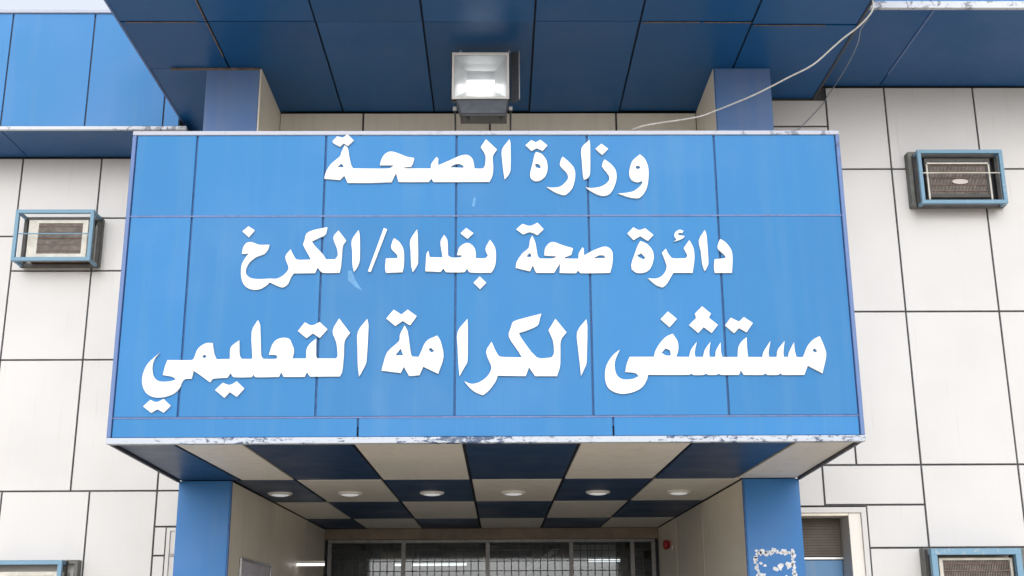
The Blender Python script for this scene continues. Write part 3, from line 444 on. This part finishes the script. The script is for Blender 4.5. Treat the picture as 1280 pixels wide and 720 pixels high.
box('reflected_panel', 1.35,2.2,22.6,22.66,2.55,2.95, M['glass_reflection'], bld);  # pale board standing in for the reflection in the right pane
box('floor', -5,5,YDOOR-0.1,26,0.10,0.145, M['floor'], bld, 0)

# --- main canopy high above the entrance
can = box('canopy', -4.262,4.112,9.62,15.70,8.160,9.70, M['joint_black'], bld, 0)
kx = [-4.275,-3.287,-2.06,-0.845,0.42,1.62,2.90,4.13]
for i in range(7):
    x0, x1 = kx[i]+0.011, kx[i+1]-0.011
    if i == 0: rows = [(9.64,12.05),(12.05,13.24),(13.24,15.72)]
    elif i == 6: rows = [(9.64,12.12),(12.12,14.118)]
    else: rows = [(9.64,12.05),(12.05,14.50)]
    for y0, y1 in rows: 
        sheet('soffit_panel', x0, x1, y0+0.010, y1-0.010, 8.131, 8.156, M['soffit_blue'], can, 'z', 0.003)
for i in range(7):
    sheet('fascia_panel', kx[i]+0.008, kx[i+1]-0.008, 9.60, 9.618, 8.17, 9.72, M['fascia_blue'], can, 'y')
for y0, y1 in ((9.62,11.1),(11.1,12.6),(12.6,14.1),(14.1,15.68)):
    sheet('fascia_panel', -4.285,-4.265,y0+0.008,y1-0.008,8.17,9.72, M['fascia_blue'], can, 'x'); sheet('fascia_panel', 4.115,4.135,y0+0.008,min(y1-0.008, 15.6),8.17,9.72, M['fascia_blue'], can, 'x')
box('edge_trim', -4.292,-4.262,9.60,15.70,8.122,8.166, M['trim_alu'], can); box('edge_trim', 4.108,4.140,9.60,14.11,8.118,8.166, M['trim_dark'], can)
box('edge_trim', -4.262,4.108,9.592,9.62,8.122,8.166, M['trim_peeled'], can)
for x0, x1, y in ((1.64,2.30,12.045),(2.34,2.89,12.05),(2.93,3.75,12.118),(-4.2,-3.4,12.045)): box('joint_strip', x0,x1,y,y+0.018,8.120,8.129, M['trim_rust'], can, 0.002)
for y0, y1 in ((11.2,12.02),(12.07,12.9)): box('joint_strip', -3.30,-3.285,y0,y1,8.120,8.129, M['trim_rust'], can, 0.002)
MB().box(-4.26,4.11,9.64,15.7,9.705,9.74).build('roof', M['roof'], can)

# --- left eave (lower, set back)
el = box('eave', -14,-4.30,14.775,YL+0.3,8.008,9.68, M['joint_dark'], bld, 0)
jx = [-14,-12.3,-11.17,-10.05,-8.93,-7.81,-6.695,-5.567,-4.52,-4.300]
for a, b in zip(jx, jx[1:]): sheet('fascia_panel', a+0.010,b-0.010,14.753,14.773,8.035,9.715, M['fascia_blue'], el, 'y', 0.001)
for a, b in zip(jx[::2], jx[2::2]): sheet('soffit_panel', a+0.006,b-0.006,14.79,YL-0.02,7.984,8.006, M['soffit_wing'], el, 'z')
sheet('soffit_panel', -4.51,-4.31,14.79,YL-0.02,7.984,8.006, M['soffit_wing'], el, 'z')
box('edge_trim', -14,-4.30,14.735,14.786,7.978,8.028, M['trim_eave'], el); box('coping', -14,-4.30,14.72,14.95,9.718,9.765, M['trim_top'], el)
MB().box(-14,-4.30,14.96,YL+2,9.69,9.71).build('roof', M['roof'], el)
box('edge_trim', -4.298,-4.19,14.735,14.786,7.978,8.028, M['trim_eave'], el); 
box('soffit_panel', -4.298,-4.19,14.79,YL-0.02,7.984,8.006, M['soffit_wing'], el)
# --- right eave (higher, further forward)
er = box('eave', 4.150,9.2,12.09,YR+0.3,8.336,9.68, M['joint_dark'], bld, 0)
jx = [4.150, 4.97, 6.10, 7.2, 8.3, 9.2]
for a, b in zip(jx, jx[1:]):
    sheet('fascia_panel', a+0.006,b-0.006,12.065,12.085,8.40,9.72, M['fascia_blue'], er, 'y', 0.001)
for a, b in ((4.150,5.005),(5.005,7.25),(7.25,9.2)):
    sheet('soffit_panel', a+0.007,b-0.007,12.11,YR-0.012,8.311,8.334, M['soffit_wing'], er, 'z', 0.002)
box('joint_strip', 4.992,5.018,12.11,13.75,8.300,8.310, M['trim_alu'], er, 0.002)
box('edge_trim', 4.150,9.2,12.045,12.10,8.305,8.392, M['trim_eave'], er); box('coping', 4.15,9.2,12.03,12.3,9.722,9.765, M['trim_top'], er)
MB().box(4.15,9.2,12.31,15,9.69,9.71).build('roof', M['roof'], er)
# building masses behind (upper storey closed off)
MB().box(-3.58,3.35,YREC+0.42,YDOOR+0.1,3.25,8.0).build('building_core', M['hall_wall'], bld)
MB().box(-14,-3.65,YL+0.52,26,0,7.95).box(3.37,9,YR+0.44,26,0,8.28).build('building_core', M['hall_wall'], bld)

# ================================================================== SIGN
YS = 10.259; SX0, SX1, SZ0, SZ1 = -3.402, 3.203, 3.098, 6.011
sign = empty('entrance_sign', (0, YS, SZ0))
tag(sign, 'large sky blue box sign with three lines of white Arabic lettering above the porch', 'sign')
MB().prism([(SX0+0.02,YS+0.021,3.235),(SX1-0.02,YS+0.021,3.235),(SX1+0.13,13.195,3.235),(SX0-0.13,13.195,3.235)], (0,0,2.75)).build('sign_box', M['joint_blue'], sign)
sx = [SX0+0.03,-2.807,-1.605,-0.386,0.834,2.027,SX1-0.03]
for i in range(6):
    for z0, z1 in ((3.318,5.178),(5.178,5.985)):
        sheet('sign_panel', sx[i]+0.009,sx[i+1]-0.009,YS,YS+0.018,z0+0.006,z1-0.006, M['sign_blue'], sign, 'y', 0.0012)
for a, b in ((SX0+0.03,-1.23),(-1.23,1.006),(1.006,SX1-0.03)): sheet('sign_panel', a+0.008,b-0.008,YS,YS+0.018,3.145,3.310, M['sign_blue'], sign, 'y', 0.0006)
for x in (SX0, SX1-0.018):
    sg = -1 if x < 0 else 1
    for y0, y1 in ((YS+0.062,11.7),(11.7,13.19)):
        e0, e1 = sg*0.155*(y0-YS)/2.95, sg*0.155*(y1-0.01-YS)/2.95
        MB().prism([(x+e0,y0,3.14),(x+e0+0.018,y0,3.14),(x+e1+0.018,y1-0.01,3.14),(x+e1,y1-0.01,3.14)], (0,0,2.84)).build('side_panel', M['sign_blue'], sign, 0.002)
box('frame_trim', SX0-0.006,SX0+0.030,YS-0.014,YS+0.045,3.142,5.975, M['trim_alu'], sign); box('frame_trim', SX1-0.030,SX1+0.006,YS-0.014,YS+0.045,3.142,5.975, M['trim_alu'], sign)
box('frame_trim', SX0-0.006,SX1+0.006,YS-0.016,YS+0.05,5.977,6.018, M['trim_top'], sign)
t_ = box('frame_trim', SX0-0.006,SX1+0.006,YS-0.018,YS+0.06,3.086,3.140, M['trim_peeled'], sign); tag(t_, 'white bottom trim with flaked paint')
box('joint_strip', SX0+0.03,SX1-0.03,YS-0.004,YS+0.004,5.170,5.186, M['strip_lilac'], sign, 0.001)
box('joint_strip', SX0+0.03,SX1-0.03,YS-0.004,YS+0.004,3.307,3.322, M['strip_lilac'], sign, 0.001)
box('top_cover', SX0,SX1,YS+0.052,13.19,5.99,6.006, M['bounce_top'], sign, 0.002)
box('top_cover', -2.89,2.65,13.192,YREC-0.012,5.99,6.006, M['bounce_top'], sign, 0.002)

for q in ([(-1.36,4.655),(-1.33,4.655),(-1.29,4.567),(-1.225,4.465),(-1.29,4.50),(-1.36,4.567)],[(-0.226,5.355),(-0.202,5.355),(-0.216,5.265),(-0.24,5.27)]):
    MB().prism([(x, YS-0.003, z) for x, z in q], (0,0.003,0)).build('paint_smear', M['paint_smear'], sign)

def smooth_loop(P):
    n = len(P); out = []
    def ang(i):
        a = Vector(P[i])-Vector(P[i-1]); b = Vector(P[(i+1)%n])-Vector(P[i])
        if a.length < 1e-6 or b.length < 1e-6: return 0
        return abs(a.angle_signed(b, 0)) if a.length and b.length else 0
    soft = [ang(i) < math.radians(52) for i in range(n)]
    for i in range(n):
        p0, p1, p2, p3 = (Vector(P[(i+k-1) % n]) for k in range(4))
        out.append(tuple(p1))
        if (p2-p1).length < 0.02: continue
        t1 = (p2-p0)*0.5 if soft[i] else (p2-p1)
        t2 = (p3-p1)*0.5 if soft[(i+1)%n] else (p2-p1)
        L = (p2-p1).length
        if t1.length > L: t1 = t1.normalized()*L
        if t2.length > L: t2 = t2.normalized()*L
        if not soft[i] and not soft[(i+1)%n]: continue
        for t in (0.33, 0.67):
            h = ((2*t**3-3*t**2+1)*p1 + (t**3-2*t**2+t)*t1 + (-2*t**3+3*t**2)*p2 + (t**3-t**2)*t2)
            out.append(tuple(h))
    return out
def cut_letter(name, loops):
    cu = bpy.data.curves.new(name, 'CURVE'); cu.dimensions = '2D'; cu.fill_mode = 'BOTH'; cu.extrude = 0.011
    ax = sum(p[0] for p in loops[0])/len(loops[0]); az = sum(p[1] for p in loops[0])/len(loops[0])
    for lp in loops:
        q = smooth_loop(lp); s = cu.splines.new('POLY'); s.points.add(len(q)-1); s.use_cyclic_u = True
        for k, (x, z) in enumerate(q): s.points[k].co = (x-ax, z-az, 0, 1)
    tmp = bpy.data.objects.new('tmp', cu); link(tmp)
    me = bpy.data.meshes.new_from_object(tmp.evaluated_get(bpy.context.evaluated_depsgraph_get()))
    bpy.data.objects.remove(tmp); bpy.data.curves.remove(cu)
    me.name = name; me.materials.clear(); me.materials.append(M['letter_white'])
    me.transform(Matrix.Rotation(math.pi/2, 4, 'X'))
    o = bpy.data.objects.new(name, me); o.location = (ax, YS-0.0125, az); link(o); attach(o, sign); return o
for kind, loops in LETTERS: cut_letter(kind, loops)

# ================================================================== FLOODLIGHT
fl = empty('floodlight', (-0.13, 12.7, 7.3))
tag(fl, 'square floodlight with pale reflector and grey gear box below the canopy', 'floodlight')
X0, X1, Z0, Z1, YF = -0.535, 0.135, 7.435, 8.03, 12.6
hb = MB()
hb.prism([(X0,YF,Z0),(X1,YF,Z0),(X1,YF,Z0+0.03),(X0,YF,Z0+0.03)], (0,0.02,0))
hb = MB(); t4 = 0.03
hb.box(X0,X1,YF,YF+0.03,Z0,Z0+t4).box(X0,X1,YF,YF+0.03,Z1-t4,Z1).box(X0,X0+t4,YF,YF+0.03,Z0+t4,Z1-t4).box(X1-t4,X1,YF,YF+0.03,Z0+t4,Z1-t4)
hb.build('bezel', M['lamp_white'], fl, 0.004)
# tapering housing
hv = []
def ring(inset, y): return [(X0+inset,y,Z0+inset),(X1-inset,y,Z0+inset),(X1-inset,y,Z1-inset),(X0+inset,y,Z1-inset)]
h = MB(); h.v = ring(-0.012, YF+0.031)+ring(-0.012, YF+0.08)+ring(0.08, YF+0.26)
for a in (0, 4):
    for k in range(4): h.f.append((a+k, a+(k+1)%4, a+4+(k+1)%4, a+4+k)); h.mi.append(0)
h.f.append((8,9,10,11)); h.mi.append(0); h.build('housing', M['dark_metal'], fl, 0.008)
r_ = MB(); r_.v = ring(0.032, YF+0.028)+ring(0.10, YF+0.10)+ring(0.17, YF+0.15)
for a in (0, 4):
    for k in range(4): r_.f.append((a+k, a+(k+1)%4, a+4+(k+1)%4, a+4+k)); r_.mi.append(0)
r_.f.append((8,9,10,11)); r_.mi.append(0); r_.build('reflector', M['reflector'], fl)
MB().tube([(-0.36,YF+0.08,7.66),(-0.04,YF+0.08,7.66)], [0.045,0.045], 14).build('bulb', M['bulb_lit'], fl, smooth=True)
box('glass', X0+0.03,X1-0.03,YF+0.010,YF+0.016,Z0+0.03,Z1-0.03, M['lamp_glass'], fl, 0)
# hinged door frame seen open at the right
MB().prism([(X1+0.02,YF+0.03,Z0-0.01),(X1+0.115,YF-0.01,Z0-0.01),(X1+0.115,YF-0.01,Z1+0.01),(X1+0.02,YF+0.03,Z1+0.01)], (0.0,0.03,0)).build('cooling_fins', M['dark_metal'], fl, 0.003)
for k in range(5): box('fin', X1+0.022+k*0.018,X1+0.028+k*0.018,YF+0.03,YF+0.17,Z0+0.01,Z1-0.01, M['gear_grey'], fl, 0.001)
box('fin_edge', X1+0.112,X1+0.124,YF-0.02,YF+0.03,Z0-0.005,Z1+0.01, M['light_metal'], fl, 0.002)
gb = MB().prism([(X0+0.05,YF-0.02,7.42),(X1-0.01,YF-0.02,7.42),(X1-0.04,YF-0.02,7.235),(X0+0.11,YF-0.02,7.235)], (0,0.22,0)).build('gear_box', M['gear_grey'], fl, 0.012)
box('gear_box_lip', X0+0.10,X1-0.03,YF-0.03,YF+0.2,7.205,7.233, M['dark_metal'], fl)
for x in (X0+0.19, X1-0.10): MB().tube([(x,YF+0.03,7.204),(x,YF+0.03,7.172)], 0.018, 8).build('cable_gland', M['dark_metal'], fl)
for x in (X0+0.10, X1-0.0): MB().tube([(x,YF+0.02,Z1+0.002),(x,YF+0.02,Z1+0.03)], 0.014, 8).build('clip', M['light_metal'], fl)
for x, s in ((X0+0.035,-1), (X1+0.015,1)):
    MB().tube([(x-0.02*s,YF+0.05,7.335),(x+0.022*s,YF+0.05,7.335)], 0.028, 10).build('pivot_bolt', M['light_metal'], fl)
    MB().tube([(x,YF+0.05,7.335),(x,YF+0.20,7.30),(x,YF+0.30,7.15),(x,YF+0.30,6.0)], 0.012, 6).build('bracket_leg', M['dark_metal'], fl)
MB().box(X0+0.0,X1+0.05,YF+0.26,YF+0.34,6.0,6.03).build('bracket_foot', M['dark_metal'], fl, 0.003)

# ================================================================== CABLES
def catmull(P, n=4):
    P = [Vector(p) for p in P]; out = []
    for i in range(len(P)-1):
        p0, p1, p2, p3 = P[max(i-1,0)], P[i], P[i+1], P[min(i+2,len(P)-1)]
        for k in range(n):
            t = k/n; out.append(0.5*((2*p1)+(p2-p0)*t+(2*p0-5*p1+4*p2-p3)*t*t+(3*p1-p0-3*p2+p3)*t**3))
    out.append(P[-1]); return out
P = [(1.60,13.05,7.235),(1.786,12.95,7.258),(2.339,12.95,7.35),(2.558,12.95,7.422),(2.924,12.624,7.458),(3.121,12.442,7.494),(3.313,12.261,7.538),(3.542,12.036,7.586),(3.721,11.862,7.704),(3.83,11.754,7.775),(3.95,11.63,7.836),(4.042,11.536,7.912),(4.088,11.493,7.985),(4.10,11.5,8.125)]
tag(MB().tube(catmull(P), 0.010, 7).build('loose_cable', M['cable_white'], smooth=True), 'white cable drooping from canopy edge across the right pillar head', 'cable')
P = [(4.05,11.56,7.90),(4.006,11.7,7.844),(4.091,12.1,7.877),(4.19,12.8,7.976),(4.331,13.7,8.178),(4.30,14.08,8.15),(4.215,14.095,8.02),(3.966,14.095,7.761),(3.80,14.095,7.60)]
tag(MB().tube(catmull(P), 0.006, 6).build('thin_cable', M['cable_grey'], smooth=True), 'thin grey cable branching off under the right soffit onto the white wall', 'cable')

# ================================================================== DOWNLIGHTS
LX = [(-2.668,'navy panel beside the left porch wall'),(-1.816,'beige panel, second from the left'),(-0.815,'navy panel left of the centre'),(0.181,'beige panel at the centre'),(1.214,'navy panel right of the centre'),(2.207,'beige panel beside the right porch wall')]
def lathe(prof, n=24):
    m = MB(); 
    for r, z in prof:
        for k in range(n): m.v.append((r*math.cos(2*math.pi*k/n), r*math.sin(2*math.pi*k/n), z))
    for i in range(len(prof)-1):
        for k in range(n): k2 = (k+1)%n; m.f.append((i*n+k, i*n+k2, (i+1)*n+k2, (i+1)*n+k)); m.mi.append(0)
    m.f.append(tuple((len(prof)-1)*n+k for k in range(n))); m.mi.append(0)
    return m
d0 = None
for x, where in LX:
    if d0 is None:
        d0 = empty('downlight', (x, 14.56, 3.108))
        a = lathe([(0.150,0),(0.150,-0.012),(0.135,-0.026),(0.118,-0.028)]).build('trim_ring', M['lamp_white'], smooth=True, origin=(0,0,0)); a.parent = d0
        b = lathe([(0.117,-0.020),(0.10,-0.034),(0.06,-0.042),(0.01,-0.044)]).build('diffuser', M['led_lift'], smooth=True, origin=(0,0,0)); b.parent = d0
        d = d0
    else:
        d = d0.copy(); link(d); d.location.x = x
        for ch in list(d0.children): c = ch.copy(); link(c); c.parent = d
    tag(d, 'round white downlight on the %s' % where, 'downlight', 'downlights in a row on the chequered porch ceiling')

# ================================================================== AIR CONDITIONERS and their cages
def bars(root, name, segs, th, mat):
    for (a, b) in segs:
        a, b = Vector(a), Vector(b); d = b-a; h = th/2
        lo = [min(a[i], b[i])-(0 if abs(d[i]) > 1e-6 else h) for i in range(3)]; hi = [max(a[i], b[i])+(0 if abs(d[i]) > 1e-6 else h) for i in range(3)]
        box(name, lo[0],hi[0],lo[1],hi[1],lo[2],hi[2], mat, root, 0.003)
def cage(x0,x1,z0,z1,yf,yb,mid,label,th=0.045):
    """angle iron cage: front frame, back frame on the wall, corner rails, one thin bar across"""
    root = empty('air_conditioner_cage', ((x0+x1)/2, yb, z0)); tag(root, label, 'cage', 'blue metal cages round the air conditioners')
    h = th/2
    for y, n in ((yf, 'front_bar'), (yb-h-0.002, 'back_bar')):
        cm = M['cage_blue'] if n == 'front_bar' else M['back_bar']  # back frame coloured dark, its shadow put into the paint
        bars(root, n, [((x0-h,y,z0),(x1+h,y,z0)),((x0-h,y,z1),(x1+h,y,z1)),((x0,y,z0+h),(x0,y,z1-h)),((x1,y,z0+h),(x1,y,z1-h))], th, cm)
    bars(root, 'corner_rail', [((x,yf+h,z),(x,yb-th-0.002,z)) for x in (x0,x1) for z in (z0,z1)], th*0.8, M['cage_blue'])
    if mid: bars(root, 'thin_bar', [((x0+h,yf,mid),(x1-h,yf,mid))], 0.016, M['cage_blue'])
    return root
def aircon(x0,x1,z0,z1,yf,yb,gx0,gx1,gz0,gz1,label,badge=False,rim=0.03,body='ac_cream'):
    root = empty('air_conditioner', ((x0+x1)/2, yb, z0)); tag(root, label, 'air conditioner', 'window air conditioners set in the white walls')
    f = 0.04
    m = MB().box(x0,x1,yf+f,yb,z0,z1)
    m.box(x0,gx0,yf,yf+f,z0,z1).box(gx1,x1,yf,yf+f,z0,z1).box(gx0,gx1,yf,yf+f,z0,gz0).box(gx0,gx1,yf,yf+f,gz1,z1)
    m.build('casing', M[body], root)
    box('condenser', gx0,gx1,yf+f-0.006,yf+f-0.001,gz0,gz1, M['ac_coil'], root, 0)
    n = 40; fm = MB()
    for k in range(n):
        x = gx0+(gx1-gx0)*(k+0.5)/n; fm.box(x-0.0035,x+0.0035,yf+0.010,yf+f-0.008,gz0,gz1)
    tag(fm.build('fins', M['ac_fin'], root), kind='stuff')
    for k in range(5):
        z = gz0+(gz1-gz0)*(k+0.5)/5; box('louvre', gx0,gx1,yf+0.002,yf+0.009,z-0.006,z+0.006, M['ac_coil'], root, 0.001)
    if badge:
        cx_, cz_ = (gx0+gx1)/2+0.01, gz0+(gz1-gz0)*0.38; q = []
        for k in range(20): a = 2*math.pi*k/20; q.append((cx_+0.105*math.cos(a), yf-0.012, cz_+0.036*math.sin(a)))
        MB().prism(q, (0,0.012,0)).build('badge', M['badge'], root, 0.003)
    return root
def sleeve(root, x0,x1,z0,z1,yf,yb,t,mat):
    m = MB().box(x0,x1,yf,yb,z1-t,z1).box(x0,x1,yf,yb,z0,z0+t).box(x0,x0+t,yf,yb,z0+t,z1-t).box(x1-t,x1,yf,yb,z0+t,z1-t)
    m.build('wall_sleeve', mat, root, 0.004)
a1 = aircon(-6.44,-5.63,6.40,6.93,15.42,15.738,-6.305,-5.70,6.445,6.885,'old window air conditioner with grey grille in the left white wall')
sleeve(a1, -6.60,-5.52,6.335,7.04,15.66,15.736,0.05,M['sleeve_grey'])
box('drip_tray', -6.44,-5.63,15.44,15.73,6.372,6.398, M['ac_rust'], a1)
cage(-6.565,-5.545,6.335,7.015,15.32,15.66,6.70,'blue metal cage round the upper air conditioner on the left wall', 0.05)
a2 = aircon(5.40,6.23,6.68,7.20,13.88,14.11,5.46,6.17,6.72,7.15,'rusty window air conditioner with oval badge in the right white wall', True, body='back_bar')
for q in ((5.42,6.20,7.115,7.135),): box('inner_bar', q[0],q[1],13.855,13.872,q[2],q[3], M['ac_cream'], a2, 0.002)
for q in (5.405,6.19): box('inner_bar', q,q+0.02,13.855,13.872,6.64,7.112, M['ac_cream'], a2, 0.002)
sleeve(a2, 5.235,6.43,6.605,7.335,13.99,14.112,0.062,M['sleeve_grey'])
box('sleeve_back', 5.30,6.36,14.02,14.113,6.67,7.27, M['joint_black'], a2, 0)
cage(5.305,6.335,6.585,7.255,13.80,13.985,None,'blue metal cage round the upper air conditioner on the right wall', 0.047)
box('thin_bar', 5.330,6.310,13.79,13.802,6.965,6.978, M['ac_cream'], bpy.data.objects['air_conditioner_cage.001'], 0.002)
a3 = aircon(5.08,5.93,1.80,2.26,13.90,14.11,5.12,5.90,1.84,2.235,'air conditioner with brown coil in the cage at the lower right edge')
sleeve(a3, 4.935,6.12,1.70,2.375,13.98,14.112,0.05,M['sleeve_grey'])
cage(4.985,5.955,1.78,2.325,13.80,13.975,None,'blue metal cage with white scuffed top bar at the lower right edge', 0.07)
a4 = aircon(-6.35,-5.55,1.72,2.22,15.40,15.738,-6.25,-5.62,1.76,2.17,'air conditioner in the shadowed cage at the lower left edge')
sleeve(a4, -6.60,-5.41,1.66,2.375,15.60,15.736,0.05,M['sleeve_grey'])
cage(-6.50,-5.56,1.70,2.335,15.40,15.60,None,'blue metal cage at the lower left edge, cut off by the frame', 0.055)

# ================================================================== SMALL THINGS IN THE PORCH
nb = empty('notice_board', (-2.95, 14.7, 1.5)); tag(nb, 'white framed pale notice board on the left porch wall', 'notice board')
box('paper', -2.948,-2.942,13.84,15.62,1.45,2.27, M['paper'], nb, 0)
for a in ((13.80,15.66,2.27,2.30),(13.80,15.66,1.42,1.45),(13.80,13.84,1.45,2.27),(15.62,15.66,1.45,2.27)): box('frame', -2.952,-2.925,a[0],a[1],a[2],a[3], M['light_metal'], nb)
tl = empty('tube_light', (-2.75, 17.7, 2.4)); tag(tl, 'short white tube light standing out from the left porch wall', 'lamp')
box('lamp_body', -2.955,-2.545,17.68,17.74,2.41,2.45, M['lamp_white'], tl)
MB().tube([(-2.945,17.70,2.392),(-2.55,17.70,2.392)], 0.016, 10).build('tube', M['tube_lit'], tl)
for i, (x0, x1, lab) in enumerate(((-1.90,-1.72,'short lit strip added behind the glass for a reflected streak, left one'),(-1.57,-0.58,'long lit strip added behind the glass for a reflected streak, centre'),(1.62,2.22,'lit strip added for the bright reflection in the right transom pane'))):  # glowing tubes added in place of bright reflections in the door glass
    t5 = empty('hall_glow_strip', ((x0+x1)/2, 22, 2.6)); tag(t5, lab, 'lamp')
    z = 2.572 if i < 2 else 2.63
    box('lamp_body', x0,x1,21.98,22.04,z+0.02,z+0.06, M['lamp_white'], t5)
    MB().tube([(x0+0.01,22.0,z),(x1-0.01,22.0,z)], 0.019, 10).build('tube', M['tube_lit'], t5)
    for x in (x0+0.05, x1-0.05): MB().tube([(x,22.01,z+0.06),(x,22.01,3.3)], 0.004, 5).build('hanger', M['dark_metal'], t5)
al = empty('alarm_bell', (2.71, 19.15, 2.74)); tag(al, 'small red alarm bell on the right porch wall near the doors', 'alarm')
m = lathe([(0.075,0),(0.075,-0.02),(0.07,-0.045),(0.05,-0.06),(0.015,-0.065)]).build('gong', M['red'], smooth=True, origin=(0,0,0)); m.parent = al; m.rotation_euler = (0, math.pi/2, 0); m.location = (-0.03, 0, 0)
box('back_box', 2.69,2.716,19.0,19.5,2.68,2.79, M['red'], al); box('tag', 2.69,2.705,18.70,18.9,2.64,2.70, M['lamp_white'], al)
